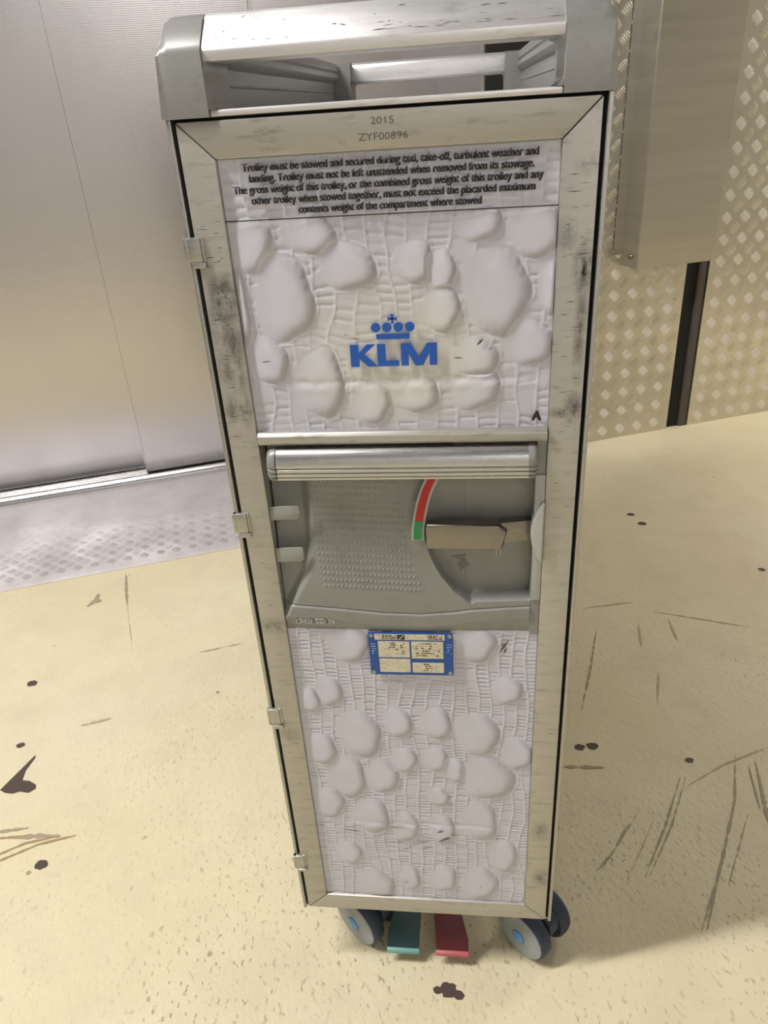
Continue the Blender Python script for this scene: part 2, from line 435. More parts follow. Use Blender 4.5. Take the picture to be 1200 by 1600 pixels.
# tread plate wall right of the recess: two sheets with a dark joint between them
VW = 1.377
t1 = MB(); t1.box(0.63, 1.268, VW, VW + 0.02, 0.0, 2.56)
tread_bars(t1, (0.64, VW, 0.0), (1, 0, 0), (0, 0, 1), (0, -1, 0), 10, 28, 0.061, 0.030, 0.0029, 0.0021, 1)
structure(t1.build('wall_tread_left', [M_tread, M_treadtop], smooth=180)); bpy.context.view_layer.update()
t2 = MB(); t2.box(1.345, 2.90, VW, VW + 0.02, 0.0, 2.56)
tread_bars(t2, (1.35, VW, 0.0), (1, 0, 0), (0, 0, 1), (0, -1, 0), 20, 28, 0.061, 0.030, 0.0029, 0.0021, 1)
structure(t2.build('wall_tread_right', [M_tread, M_treadtop], smooth=180))
for nm in ('wall_tread_left', 'wall_tread_right'):
    bpy.data.objects[nm].data.set_sharp_from_angle(angle=R(80))
b = MB(); b.box(0.63, 2.9, VW + 0.02, 1.80, 0, 2.56); structure(b.build('wall_back', M_jamb))
# joint: black slot and a bent channel lip
j = MB(); j.box(1.268, 1.345, VW + 0.012, VW + 0.0199, 0.0, 2.56)
jo = structure(j.build('trim_1', M_dark))
k = MB(); k.prism([(1.315, VW + 0.012), (1.315, VW + 0.006), (1.320, VW + 0.002), (1.336, VW + 0.002), (1.344, VW + 0.005), (1.344, VW + 0.012)], 2, 0.0, 2.5)
M_chan = mat('dull_brown_channel', (0.10, 0.09, 0.085), 0.5, 0.5)
o = k.build('channel_lip', M_chan, jo)
jb = MB(); jb.box(0.632, 0.80, VW - 0.008, VW - 0.0002, 0.0, 2.56); structure(jb.build('shade_strip', M_rubber_shade))  # black strip added where the tread wall itself lies in the dark
# the recess's right return
b = MB(); b.box(0.622, 0.63, VW, 1.80, 0, 2.56); structure(b.build('wall_return', M_jamb))

# sliding doors
def door(n, u0, u1, v, edge):
    d = MB(); d.box(u0, u1, v, v + 0.022, 0.012, 2.56)
    o = structure(d.build('door_%d' % n, M_linen, smooth=35))
    if edge:
        e = MB(); e.box(u0 - 0.004, u0 - 0.0004, v - 0.0015, v + 0.022, 0.012, 2.56)
        structure(e.build('door_edge', M_linen, o)); e = MB(); e.box(u1 + 0.0006, u1 + 0.012, v - 0.003, v + 0.022, 0.012, 2.56)
        structure(e.build('door_edge', M_bar, o))
    return o
door(1, -1.38, -0.30, 1.705, False)
door(2, -0.375, 0.112, 1.668, True)
door(3, 0.05, 0.622, 1.705, False)
# sill: extruded track with grooves, then the tread plate in front of it
tr = MB()
prof = [(1.593, 0.0)]
for a, bb in ((1.593, 1.602), (1.616, 1.628), (1.646, 1.656), (1.690, 1.700)):
    prof += [(a, 0.012), (bb, 0.012), (bb + 0.001, 0.002), (bb + 0.009, 0.002)]
prof += [(1.78, 0.002), (1.78, 0.0)]
tr.prism(prof, 0, -1.36, 0.62)
structure(tr.build('trim_3', M_bar))
sp = MB(); sp.prism([(1.13, 0.0005), (1.592, 0.0005), (1.592, 0.008), (1.142, 0.006), (1.13, 0.0015)], 0, -2.38, 0.60)
tread_bars(sp, (-2.1, 1.15, 0.0068), (1, 0, 0), (0, 1, 0), (0, 0, 1), 66, 10, 0.0405, 0.021, 0.0019, 0.0007)
structure(sp.build('trim_4', M_sill, smooth=180)); bpy.data.objects['trim_4'].data.set_sharp_from_angle(angle=R(60))

# sheet-metal cover box on the tread plate wall
bx = thing('wall_cover_box', 'tall bent sheet metal cover box fixed on the tread plate wall above the dark joint', 'cover box', rc(1.166, VW, 0.545), YAW)
def shift(mb, du, dv, dz): mb.v = [(x - du, y - dv, z - dz) for x, y, z in mb.v]; return mb
p = MB(); p.prism([(1.045, VW), (1.045, 1.296), (1.048, 1.293), (1.285, 1.293), (1.288, 1.296), (1.288, VW), (1.286, VW), (1.286, 1.296), (1.047, 1.296), (1.047, VW)], 2, 0.545, 2.555)
shift(p, 1.166, VW, 0.545); M_box2 = M_box
o = p.build('casing', M_box, bx)
p = MB(); p.box(1.020, 1.045, VW - 0.0065, VW - 0.002, 0.575, 2.55); shift(p, 1.166, VW, 0.545); p.build('mounting_flange', M_box, bx)
p = MB(); p.lathe((1.0449, 1.325, 0.575), (-1, 0, 0), [(0.008, 0), (0.008, 0.002), (0.005, 0.005), (0, 0.0055)], 16); shift(p, 1.166, VW, 0.545); p.build('bolt', M_steel, bx)

# stains and scuffs lying in the floor's surface (trolley axes turned into room axes)
def fl(x, y): return (x * math.cos(YAW) + y * math.sin(YAW), -x * math.sin(YAW) + y * math.cos(YAW))
zst = [0.0004]
def blob_stain(name, pts, m, wob=0.0):
    zst[0] += 0.00002
    mb = MB(); q = [fl(*p_) for p_ in pts]
    mb.add([(a, bb, zst[0]) for a, bb in q], [tuple(range(len(q)))])
    mb.build(name, m, floor_o, smooth=None)
def dot(x, y, rx, ry, m, ang=0.0):
    pts = []
    for i in range(18):
        a = 2 * math.pi * i / 18; k_ = 1 + rnd.uniform(-0.14, 0.14)
        px, py = rx * k_ * math.cos(a), ry * k_ * math.sin(a)
        pts.append((x + px * math.cos(ang) - py * math.sin(ang), y + px * math.sin(ang) + py * math.cos(ang)))
    blob_stain('stain', pts, m)
def scuff(path, wd, m, name='scuff_mark', broken=0.0):
    """hand-drawn streak: a run of short ragged dashes along the path"""
    zst[0] += 0.00002
    P = [Vector(p_) for p_ in path]; seg = []
    for a, bb in zip(P, P[1:]):
        n_ = max(2, int((bb - a).length / 0.006))
        seg += [a.lerp(bb, i / n_) for i in range(n_)]
    seg.append(P[-1]); N = len(seg); mb = MB(); prev = None
    for i in range(N):
        d = (seg[min(i + 1, N - 1)] - seg[max(i - 1, 0)]); d = Vector((-d.y, d.x)).normalized() if d.length > 0 else Vector((1, 0))
        w_ = wd * (0.25 + 0.75 * math.sin(math.pi * (i + 0.4) / (N + 0.2))) * rnd.uniform(0.45, 1.15)
        a = fl(*(seg[i] + d * w_)); bb = fl(*(seg[i] - d * w_))
        cur = ((a[0], a[1], zst[0]), (bb[0], bb[1], zst[0]))
        if rnd.random() < broken: cur = tuple((c_[0] * 0.12 + q_[0] * 0.88, c_[1] * 0.12 + q_[1] * 0.88, zst[0]) for c_, q_ in zip(cur, cur[::-1])) if False else ((a[0] * 0.58 + bb[0] * 0.42, a[1] * 0.58 + bb[1] * 0.42, zst[0]), (a[0] * 0.42 + bb[0] * 0.58, a[1] * 0.42 + bb[1] * 0.58, zst[0]))
        if prev is not None:
            mb.add([prev[0], prev[1], cur[1], cur[0]], [(0, 1, 2, 3)])
        prev = cur
    if mb.f: mb.build(name, m, floor_o, smooth=None)
for x, y, r_ in ((-0.817, 0.498, 0.011), (-0.752, 0.339, 0.008), (-0.590, 0.111, 0.010), (-0.603, 0.097, 0.004), (0.243, 0.374, 0.009), (0.265, 0.377, 0.010),
                 (0.418, 0.353, 0.007), (0.484, 1.172, 0.010), (0.503, 1.125, 0.011), (-0.878, 1.002, 0.008), (0.724, 0.916, 0.008), (-0.427, 0.485, 0.004), (0.027, -0.028, 0.011), (0.040, -0.033, 0.007), (0.014,-0.029,0.006)):
    dot(x, y, r_, r_ * 0.8, M_stain if r_ > 0.0045 else M_scuff)
blob_stain('stain', [(-0.734, 0.241), (-0.727, 0.266), (-0.722, 0.283), (-0.712, 0.318), (-0.709, 0.312), (-0.711, 0.283), (-0.706, 0.263), (-0.692, 0.262), (-0.677, 0.255), (-0.673, 0.247), (-0.681, 0.238), (-0.698, 0.240), (-0.708, 0.235), (-0.722, 0.236)], M_stain)
scuff([(-0.820, 0.752), (-0.811, 0.778), (-0.815, 0.802)], 0.007, M_scuff); dot(-0.808, 0.775, 0.011, 0.008, M_scuff)
scuff([(-0.781, 0.884), (-0.756, 0.825), (-0.727, 0.762)], 0.005, M_scuff); scuff([(-0.727, 0.762), (-0.655, 0.616)], 0.0016, M_scufflt, broken=0.3)
for pth, wd in (([(-0.680, 0.098), (-0.659, 0.114), (-0.613, 0.144), (-0.560, 0.163)], 0.0030), ([(-0.685, 0.110), (-0.665, 0.125), (-0.635, 0.145), (-0.594, 0.158)], 0.0026),
                ([(-0.700, 0.160), (-0.688, 0.163), (-0.645, 0.172)], 0.0035), ([(-0.660, 0.153), (-0.621, 0.159), (-0.585, 0.160)], 0.0050), ([(-0.69, 0.150), (-0.64, 0.158)], 0.003)):
    scuff(pth, wd, M_scufftan if wd < 0.0031 else M_scuff)
for pth, wd, mm, br in (([(0.394, 0.317), (0.350, 0.226), (0.301, 0.138)], 0.0022, M_scuff, 0.1), ([(0.403, 0.318), (0.359, 0.226), (0.309, 0.142)], 0.0018, M_scuff, 0.15),
                        ([(0.494, 0.367), (0.466, 0.277), (0.408, 0.156), (0.359, 0.068)], 0.0026, M_scuff, 0.05), ([(0.460, 0.262), (0.402, 0.145), (0.366, 0.068)], 0.0022, M_scuff, 0.1),
                        ([(0.476, 0.25), (0.412, 0.132)], 0.0016, M_scuff, 0.2), ([(0.522, 0.355), (0.507, 0.268), (0.499, 0.20)], 0.0035, M_scuff, 0.1), ([(0.508, 0.345), (0.497, 0.255)], 0.002, M_scuff, 0.1),
                        ([(0.321, 0.690), (0.289, 0.563), (0.258, 0.458)], 0.003, M_scuff, 0.25), ([(0.303, 0.764), (0.415, 0.788)], 0.0022, M_scufflt, 0.05), ([(0.45, 0.755), (0.522, 0.736), (0.627, 0.706)], 0.0016, M_scufflt, 0.05),
                        ([(0.318, 0.253), (0.243, 0.147)], 0.0016, M_scuff, 0.2), ([(0.293, 0.223), (0.266, 0.179), (0.236, 0.145)], 0.002, M_scuff, 0.25), ([(0.400, 0.300), (0.469, 0.346), (0.580, 0.40)], 0.0020, M_scufflt, 0.2),
                        ([(0.410, 0.713), (0.401, 0.641)], 0.003, M_scufflt, 0.2), ([(0.474, 0.725), (0.475, 0.662)], 0.003, M_scufflt, 0.2), ([(0.418, 0.567), (0.396, 0.481)], 0.0025, M_scufflt, 0.3), ([(0.205, 0.331), (0.278, 0.332)], 0.004, M_scuff, 0.45),
                        ([(0.335, 0.235), (0.275, 0.130)], 0.0013, M_scufflt, 0.2), ([(-0.50, 0.60), (-0.42, 0.63)], 0.003, M_scufflt, 0.3), ([(-0.66, 0.39), (-0.61, 0.41)], 0.004, M_scufflt, 0.1)):
    scuff(pth, wd, mm, broken=br)

# ------------------------------------------------------------------ the trolley
TR = thing('service_trolley', 'tall silver airline galley trolley with white padded door panels and blue crown logo', 'trolley')
Z = lambda z: z + ZB

# body shell
s = MB()
s.box(-0.151, 0.151, 0.046, 0.800, Z(0.0), Z(0.8778))
s.box(-0.151, 0.151, 0.014, 0.046, Z(0.6335), Z(0.8778)); s.box(-0.151, 0.151, 0.014, 0.046, Z(0.0), Z(0.4310))
s.box(-0.151, -0.1205, 0.014, 0.046, Z(0.4310), Z(0.6335)); s.box(0.1205, 0.151, 0.014, 0.046, Z(0.4310), Z(0.6335))
s.box(-0.151, -0.1475, 0.0, 0.0145, Z(0.0), Z(0.8778)); s.box(0.1475, 0.151, 0.0, 0.0145, Z(0.0), Z(0.8778))
s.box(-0.1475, 0.1475, 0.004, 0.0145, Z(-0.002), Z(0.0012))
s.build('body_shell', M_shell, TR, 0.0007, 2)
s = MB()
for q_ in ((-0.1474, 0.1474, 0.848, 0.8777), (-0.1474, 0.1474, 0.0015, 0.032), (-0.1474, -0.1210, 0.032, 0.848), (0.1210, 0.1474, 0.032, 0.848)):
    s.box(q_[0], q_[1], 0.0106, 0.0139, Z(q_[2]), Z(q_[3]))
s.build('door_gasket', M_rubber_shade, TR)
s = MB(); s.box(-0.1185, 0.1185, 0.0, 0.79, Z(0.8779), Z(0.8822)); s.build('top_plate', M_rail, TR, 0.0012, 2)

# corner brackets
BR = [(0.0, 0.878), (0.0, 0.9165), (0.0035, 0.9215), (0.018, 0.9365), (0.026, 0.9395), (0.052, 0.9395), (0.060, 0.936), (0.060, 0.878)]
for sx, rear in ((-1, 0), (1, 0), (-1, 1), (1, 1)):
    mb = MB()
    pts = [((0.802 - y) if rear else y - 0.002, Z(z)) for y, z in BR]
    xo, xi = 0.1525 * sx, 0.1187 * sx
    # outer end of the bracket is drawn in towards the top so the corner rounds over
    steps = [(xi, 0.0), (sx * 0.1415, 0.0), (sx * 0.1470, 0.0015), (sx * 0.1505, 0.005), (xo, 0.0115)]
    vs = []; n = len(pts)
    for x, drop in steps:
        for (y, z) in pts:
            tt_ = min(1.0, max(0.0, (z - Z(0.906)) / 0.03))
            vs.append((x - sx * tt_ * drop * 0.75, y, z - drop * min(1.0, max(0.0, (z - Z(0.912)) / 0.024)) if z > Z(0.90) else z))
    fs = [tuple(range(n)), tuple(range(n * (len(steps) - 1), n * len(steps)))]
    for a in range(len(steps) - 1):
        for i in range(n):
            jn = (i + 1) % n
            fs.append((a * n + i, a * n + jn, (a + 1) * n + jn, (a + 1) * n + i))
    mb.add(vs, fs)
    # fillets in the opening's corners
    y0, y1 = (0.746, 0.80) if rear else (0.0, 0.055)
    for zc, dz in ((Z(0.8822), 1), (Z(0.9108), -1)):
        pr = [(xi, zc)] + [(xi - sx * 0.006 * (1 - math.sin(a)), zc + dz * 0.006 * (1 - math.cos(a))) for a in [i * math.pi / 2 / 6 for i in range(7)]]
        mb.prism([(a, bb) for a, bb in pr], 1, y0, y1)
    mb.build('corner_bracket', M_bracket, TR, 0.0, 2, 40)

# top rails
RP = [(0.0, 0.9105), (0.0, 0.9172), (0.0022, 0.9205), (0.0185, 0.9372), (0.023, 0.9395), (0.034, 0.9395), (0.039, 0.9365), (0.041, 0.931), (0.041, 0.914), (0.0375, 0.9105)]
mb = MB(); mb.prism([(y, Z(z)) for y, z in RP], 0, -0.1188, 0.1188); mb.build('top_rail', M_rail, TR, 0.001, 2)
r5 = random.Random(21)
sc_ = MB()
for i in range(46):
    x_ = r5.uniform(-0.115, 0.115); t_ = 1 - r5.random() ** 0.6 if i % 3 else r5.uniform(0, 0.06); ln = r5.uniform(0.001, 0.008) * (1 if i % 3 else 1.6); th = r5.uniform(0.00012, 0.0005); tl = r5.uniform(-0.0015, 0.0015)
    def P_(x, k): k = min(max(k, 0.0), 1.0); return (x, 0.0022 + 0.0163 * k - 0.00008, Z(0.9205 + 0.0167 * k + 0.00008))
    k1 = th / 0.0233; k2 = tl / 0.0233
    sc_.add([P_(x_, t_), P_(x_ + ln / 2, t_ + k2 / 2 - k1), P_(x_ + ln, t_ + k2), P_(x_ + ln / 2, t_ + k2 / 2 + k1)], [(0, 1, 2, 3)])
sc_.build('scratch_marks', M_scratch, bpy.data.objects['top_rail'], smooth=None)['kind'] = 'stuff'
mb = MB(); mb.prism([(0.80 - y, Z(z)) for y, z in RP], 0, -0.1188, 0.1188); mb.build('top_rail', M_rail, TR, 0.001, 2)
for sx in (-1, 1):
    SP = [(0.151, 0.878), (0.1435, 0.878), (0.1435, 0.8985), (0.1425, 0.900), (0.1435, 0.9015), (0.1435, 0.912), (0.1395, 0.9145), (0.1365, 0.919), (0.1365, 0.924), (0.1385, 0.926), (0.1365, 0.928), (0.1365, 0.935), (0.139, 0.9385), (0.147, 0.9385), (0.151, 0.934)]
    mb = MB(); mb.prism([(sx * x, Z(z)) for x, z in SP], 1, 0.055, 0.744)
    # x and z are the free axes, extruded along y
    mb.build('side_guard', M_bracket, TR, 0.0, 2, 30)

# door frame: four mitred profiles
fr = MB()
xo, xi, zo0, zo1, zi0, zi1 = 0.1446, 0.1196, Z(0.0025), Z(0.8757), Z(0.0285), Z(0.8512)
g = 0.0003
def mitred(p4):
    vs = [(x, 0.0105, z) for x, z in p4] + [(x, 0.0, z) for x, z in p4]
    fr.add(vs, [(0, 1, 2, 3), (4, 5, 6, 7)] + [(i, (i + 1) % 4, 4 + (i + 1) % 4, 4 + i) for i in range(4)])
mitred([(-xo + g, zo1), (xo - g, zo1), (xi - g, zi1), (-xi + g, zi1)])
mitred([(-xo + g, zo0), (xo - g, zo0), (xi - g, zi0), (-xi + g, zi0)])
mitred([(-xo, zo0 + g), (-xo, zo1 - g), (-xi, zi1 - g), (-xi, zi0 + g)])
mitred([(xo, zo0 + g), (xo, zo1 - g), (xi, zi1 - g), (xi, zi0 + g)])
DF = fr.build('door_frame', M_frame, TR, 0.0011, 2)
joined_text([('2015', -0.0085, 0.0072, Z(0.8672), Z(0.8716), -0.0002), ('ZYF00896', -0.0175, 0.0165, Z(0.8574), Z(0.8620), -0.0002)],
            'stamped_number', M_stampd, DF, bold=0.0, extrude=0.0003)
# scratches across the stiles
mb = MB(); r2 = random.Random(3)
for i in range(120):
    sd = -1 if r2.random() < 0.62 else 1
    xa = sd * r2.uniform(0.1215, 0.135); zz = Z(r2.uniform(0.62, 0.83) if r2.random() < 0.6 else r2.uniform(0.03, 0.84)); ln = r2.uniform(0.003, 0.012)
    xb = sd * min(0.1435, abs(xa) + ln); th = r2.uniform(0.00008, 0.00035); tilt = r2.uniform(-0.0007, 0.0007)
    mb.add([(xa, -0.00006, zz), ((xa + xb) / 2, -0.00006, zz + th + tilt / 2), (xb, -0.00006, zz + tilt), ((xa + xb) / 2, -0.00006, zz - th + tilt / 2)], [(0, 1, 2, 3)])
mb.build('scratch_marks', M_scratch, DF, smooth=None)['kind'] = 'stuff'

# padded panels: relief of rounded scales between rows of narrow pleats
UP = [(-0.105, 0.9, 0.0144, 0.0164), (-0.0836, 0.8592, 0.0183, 0.0292), (-0.0595, 0.9069, 0.0164, 0.0131), (-0.1025, 0.8119, 0.0139, 0.0165), (-0.0334, 0.8818, 0.0181, 0.0145), (-0.0618, 0.7911, 0.0166, 0.0237), (-0.0216, 0.7738, 0.0129, 0.0151), (0.0636, 0.9087, 0.0135, 0.0114), (0.1031, 0.9008, 0.0168, 0.017), (0.0768, 0.8593, 0.0195, 0.0283), (0.1027, 0.8195, 0.0147, 0.0156), (0.0164, 0.8825, 0.013, 0.0126), (0.0363, 0.8757, 0.0093, 0.0136), (0.0613, 0.7852, 0.0159, 0.0157), (0.0138, 0.7811, 0.0152, 0.0143), (0.116, 0.8611, 0.0068, 0.0181), (0.0613, 0.8097, 0.0146, 0.0126), (-0.1187, 0.8556, 0.006, 0.024), (0.0366, 0.8476, 0.0119, 0.0142)]
LO = [(-0.0616, 0.524, 0.017, 0.0188), (-0.0875, 0.464, 0.0125, 0.0179), (-0.1094, 0.4512, 0.0107, 0.0148), (-0.0592, 0.4055, 0.0189, 0.0281), (-0.018, 0.4234, 0.0125, 0.0178), (-0.1031, 0.3813, 0.0153, 0.0179), (0.0616, 0.5264, 0.0169, 0.0176), (0.0921, 0.4694, 0.0124, 0.0164), (0.0207, 0.4231, 0.0124, 0.0194), (0.0635, 0.4087, 0.0175, 0.0265), (0.1049, 0.383, 0.0137, 0.0183), (-0.0775, 0.3397, 0.0183, 0.0266), (-0.1027, 0.2985, 0.016, 0.0198), (-0.0388, 0.3427, 0.0147, 0.0224), (-0.0549, 0.2792, 0.0167, 0.0263), (-0.0857, 0.2142, 0.0122, 0.0182), (-0.0577, 0.1573, 0.0187, 0.0217), (-0.0161, 0.1727, 0.0106, 0.0189), (-0.0146, 0.37, 0.0123, 0.0152), (-0.0159, 0.2635, 0.0116, 0.0213), (0.0194, 0.3716, 0.0114, 0.016), (0.0393, 0.3563, 0.0101, 0.0163), (0.0737, 0.3455, 0.0228, 0.0277), (0.065, 0.2782, 0.0175, 0.0259), (0.094, 0.2205, 0.0129, 0.0221), (0.0667, 0.1675, 0.0178, 0.0258), (0.024, 0.1747, 0.0128, 0.0212), (0.0237, 0.2617, 0.0114, 0.0213), (0.0207, 0.3148, 0.0111, 0.0121)]
def wob(X, Zz, k, seed):
    q = np.random.RandomState(seed); out = 0
    for i in range(5):
        a, b_ = q.uniform(-1, 1, 2) * k; out = out + np.sin(a * X + b_ * Zz + q.uniform(0, 6.28))
    return out / 5
def padded(x0, x1, z0, z1, scales, creases, name, seed, amp=1.0, pitch=0.0155, row=0.0066, calm=None):
    step = 0.00075
    xs = np.linspace(x0, x1, int((x1 - x0) / step) + 1); zs = np.linspace(z0, z1, int((z1 - z0) / step) + 1)
    X, Zz = np.meshgrid(xs, zs)
    if calm: amp = amp * (1 - 0.75 * np.exp(-((X - calm[0]) / calm[2]) ** 2 - ((Zz - calm[1]) / calm[3]) ** 2))
    # pleats: columns between seams, each with its own small folds
    per = pitch
    s_ = X / per + 0.55 * wob(X, Zz, 60, seed) + 0.16 * wob(X, Zz, 190, seed + 1)
    ci = np.floor(s_); fr_ = s_ - ci
    seam = np.exp(-((np.minimum(fr_, 1 - fr_)) / 0.07) ** 2)
    hsh = np.modf(np.abs(np.sin(ci * 12.9898) * 43758.5453))[0]
    r_ = Zz / row + hsh * 3 + 0.16 * (fr_ - 0.5) + 0.9 * wob(X, Zz, 90, seed + 2)
    ri = np.floor(r_); rf = r_ - ri
    h2 = np.modf(np.abs(np.sin(ri * 78.233 + ci * 37.7) * 24634.6345))[0]
    fold = (np.exp(-((rf - 0.5) / 0.13) ** 2) + 0.55 * smooth01(rf, 0.5, 0.62) * (1 - smooth01(rf, 0.62, 1.0))) * np.clip(1.6 * h2 - 0.2, 0, 1)
    bg = amp * (0.00042 * seam - 0.00070 * fold * (1 - seam)) + 0.00022 * wob(X, Zz, 150, seed + 3)
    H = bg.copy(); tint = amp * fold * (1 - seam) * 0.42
    for i, (cx, cz, rx, rz) in enumerate(scales):
        rx, rz = rx * 1.18, rz * 1.15
        a = (X - cx) / rx; b_ = (Zz - cz) / rz
        th = np.arctan2(b_, a); rr = np.sqrt(a * a + b_ * b_)
        nb = int(8 + (rx + rz) * 230); r0 = rr
        scal = 1 + 0.028 * np.abs(np.sin(th * nb / 2 + i)) + 0.05 * np.sin(2 * th + i) + 0.045 * np.sin(3 * th + 2.1 * i) + 0.035 * np.sin(5 * th + 4.3 * i) + 0.09 * wob(X, Zz, 190, seed + 20)
        r1 = rr / scal
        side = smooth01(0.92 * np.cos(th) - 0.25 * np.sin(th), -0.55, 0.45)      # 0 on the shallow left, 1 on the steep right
        core = 1 - smooth01(r1, 0.975, 1.04)
        tilt = smooth01(a * 0.95 - b_ * 0.22, -1.05, 0.80)
        dome = 0.0024 * (0.04 + 0.96 * tilt) * (1 - np.clip(r1, 0, 1) ** (3.0 + 3.5 * side)) + 0.00005
        near = 1 - smooth01(r1, 1.03, 1.16)
        ring = np.exp(-((r1 - 1.10) / 0.05) ** 2) * side * (0.6 + 0.4 * np.abs(np.sin(th * nb / 2 + i)))
        H = H * (1 - near) + near * (0.5 * H * (1 - core))
        H = H + 0.00042 * ring
        H = H * (1 - core) + core * dome
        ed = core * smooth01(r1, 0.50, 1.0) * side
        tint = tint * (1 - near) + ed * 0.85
    for zc, dp, xa, xb in creases:
        zl = zc + 0.0012 * wob(X, Zz * 0, 300, seed + 7)
        on = smooth01(X, xa, xa + 0.02) * (1 - smooth01(X, xb - 0.02, xb))
        dents = 0.35 + 0.65 * np.abs(wob(X, Zz * 0, 420, seed + 9)) * 1.6
        H = H - dp * on * dents * np.exp(-((Zz - zl) / 0.0028) ** 2) + 0.5 * dp * on * dents * np.exp(-((Zz - zl + 0.006) / 0.004) ** 2)
    edge = np.minimum(np.minimum(X - x0, x1 - X), np.minimum(Zz - z0, z1 - Zz))
    H = H * smooth01(edge, 0, 0.002)
    H = np.clip(H, -0.0012, 0.0026)
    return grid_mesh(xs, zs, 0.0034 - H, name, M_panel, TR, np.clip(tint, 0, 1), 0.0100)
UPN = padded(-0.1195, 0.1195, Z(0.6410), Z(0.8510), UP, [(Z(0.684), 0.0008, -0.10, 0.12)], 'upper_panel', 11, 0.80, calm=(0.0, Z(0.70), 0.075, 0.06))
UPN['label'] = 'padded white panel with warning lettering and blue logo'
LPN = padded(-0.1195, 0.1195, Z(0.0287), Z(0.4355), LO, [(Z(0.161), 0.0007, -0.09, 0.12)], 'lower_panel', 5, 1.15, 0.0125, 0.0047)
LPN['label'] = 'padded white panel without lettering'

yt = 0.00055
joined_text([('Trolley must be stowed and secured during taxi, take-off, turbulent weather and', -0.1015, 0.1042, Z(0.8425), Z(0.8475), yt),
             ('landing. Trolley must not be left unattended when removed from its stowage.', -0.0973, 0.1015, Z(0.8352), Z(0.8402), yt),
             ('The gross weight of this trolley, or the combined gross weight of this trolley and any', -0.1100, 0.1080, Z(0.8279), Z(0.8329), yt),
             ('other trolley when stowed together, must not exceed the placarded maximum', -0.0975, 0.1026, Z(0.8206), Z(0.8256), yt),
             ('contents weight of the compartment where stowed', -0.0640, 0.0660, Z(0.8133), Z(0.8183), yt)],
            'warning_lettering', M_ink, UPN, bold=0.012, xh=0.55, thick=0.00034)
mb = MB(); mb.box(-0.1193, 0.1193, yt, yt + 0.0002, Z(0.8093), Z(0.8101)); mb.build('printed_line', M_ink, UPN, smooth=None)
text_mesh('A', 0.1063, 0.1134, Z(0.6492), Z(0.6572), 0.0006, 'deck_letter', M_ink, UPN, bold=0.02, thick=0.0005)
# logo letters
def poly_mesh(polys, name, m, parent, y, th=0.0004):
    mb = MB()
    for q in polys: mb.prism([(x, z) for x, z in q], 1, y, y + th)
    return mb.build(name, m, parent, smooth=None)
zl0, zl1 = Z(0.6972), Z(0.7150); zm = (zl0 + zl1) / 2
K = [[(-0.0353, zl0), (-0.0285, zl0), (-0.0285, zl1), (-0.0353, zl1)],
     [(-0.0285, zm - 0.0022), (-0.0217, zl0), (-0.0140, zl0), (-0.0243, zm + 0.0012), (-0.0150, zl1), (-0.0220, zl1), (-0.0285, zm + 0.0024)]]
L = [[(-0.0140, zl0), (0.0027, zl0), (0.0027, zl0 + 0.0044), (-0.0075, zl0 + 0.0044), (-0.0075, zl1), (-0.0140, zl1)]]
MM = [[(0.0045, zl0), (0.0103, zl0), (0.0103, zl1 - 0.0080), (0.0154, zl0), (0.0214, zl0), (0.0265, zl1 - 0.0080), (0.0265, zl0), (0.0324, zl0), (0.0324, zl1), (0.0248, zl1), (0.0184, zl0 + 0.0068), (0.0120, zl1), (0.0045, zl1)]]
yl = 0.0006
poly_mesh(K + L + MM, 'logo_lettering', M_blue, UPN, yl)
cr = MB()
for cx in (-0.0141, -0.0055, 0.0033, 0.0121):
    n = 24; cr.prism([(cx + 0.0037 * math.cos(2 * math.pi * i / n), Z(0.7279) + 0.0037 * math.sin(2 * math.pi * i / n)) for i in range(n)], 1, yl, yl + 0.0004)
cr.prism([(-0.0139, Z(0.7186)), (0.0115, Z(0.7186)), (0.0118, Z(0.7229)), (-0.0142, Z(0.7229))], 1, yl, yl + 0.0004)
cxx, czz = -0.0010, Z(0.7343)
for k_ in range(4):
    a = math.pi / 2 * k_
    q = [(0.0003, -0.0003), (0.0036, -0.0016), (0.0036, 0.0016), (0.0003, 0.0003)] if k_ != 3 else [(0.0003, -0.0003), (0.0036, -0.0014), (0.0036, 0.0014), (0.0003, 0.0003)]
    cr.prism([(cxx + x * math.cos(a) - z * math.sin(a), czz + x * math.sin(a) + z * math.cos(a)) for x, z in q], 1, yl, yl + 0.0004)
cr.prism([(cxx - 0.0011, czz - 0.0011), (cxx + 0.0011, czz - 0.0011), (cxx + 0.0011, czz + 0.0011), (cxx - 0.0011, czz + 0.0011)], 1, yl, yl + 0.0004)
cr.build('crown_emblem', M_blue, UPN, smooth=None)

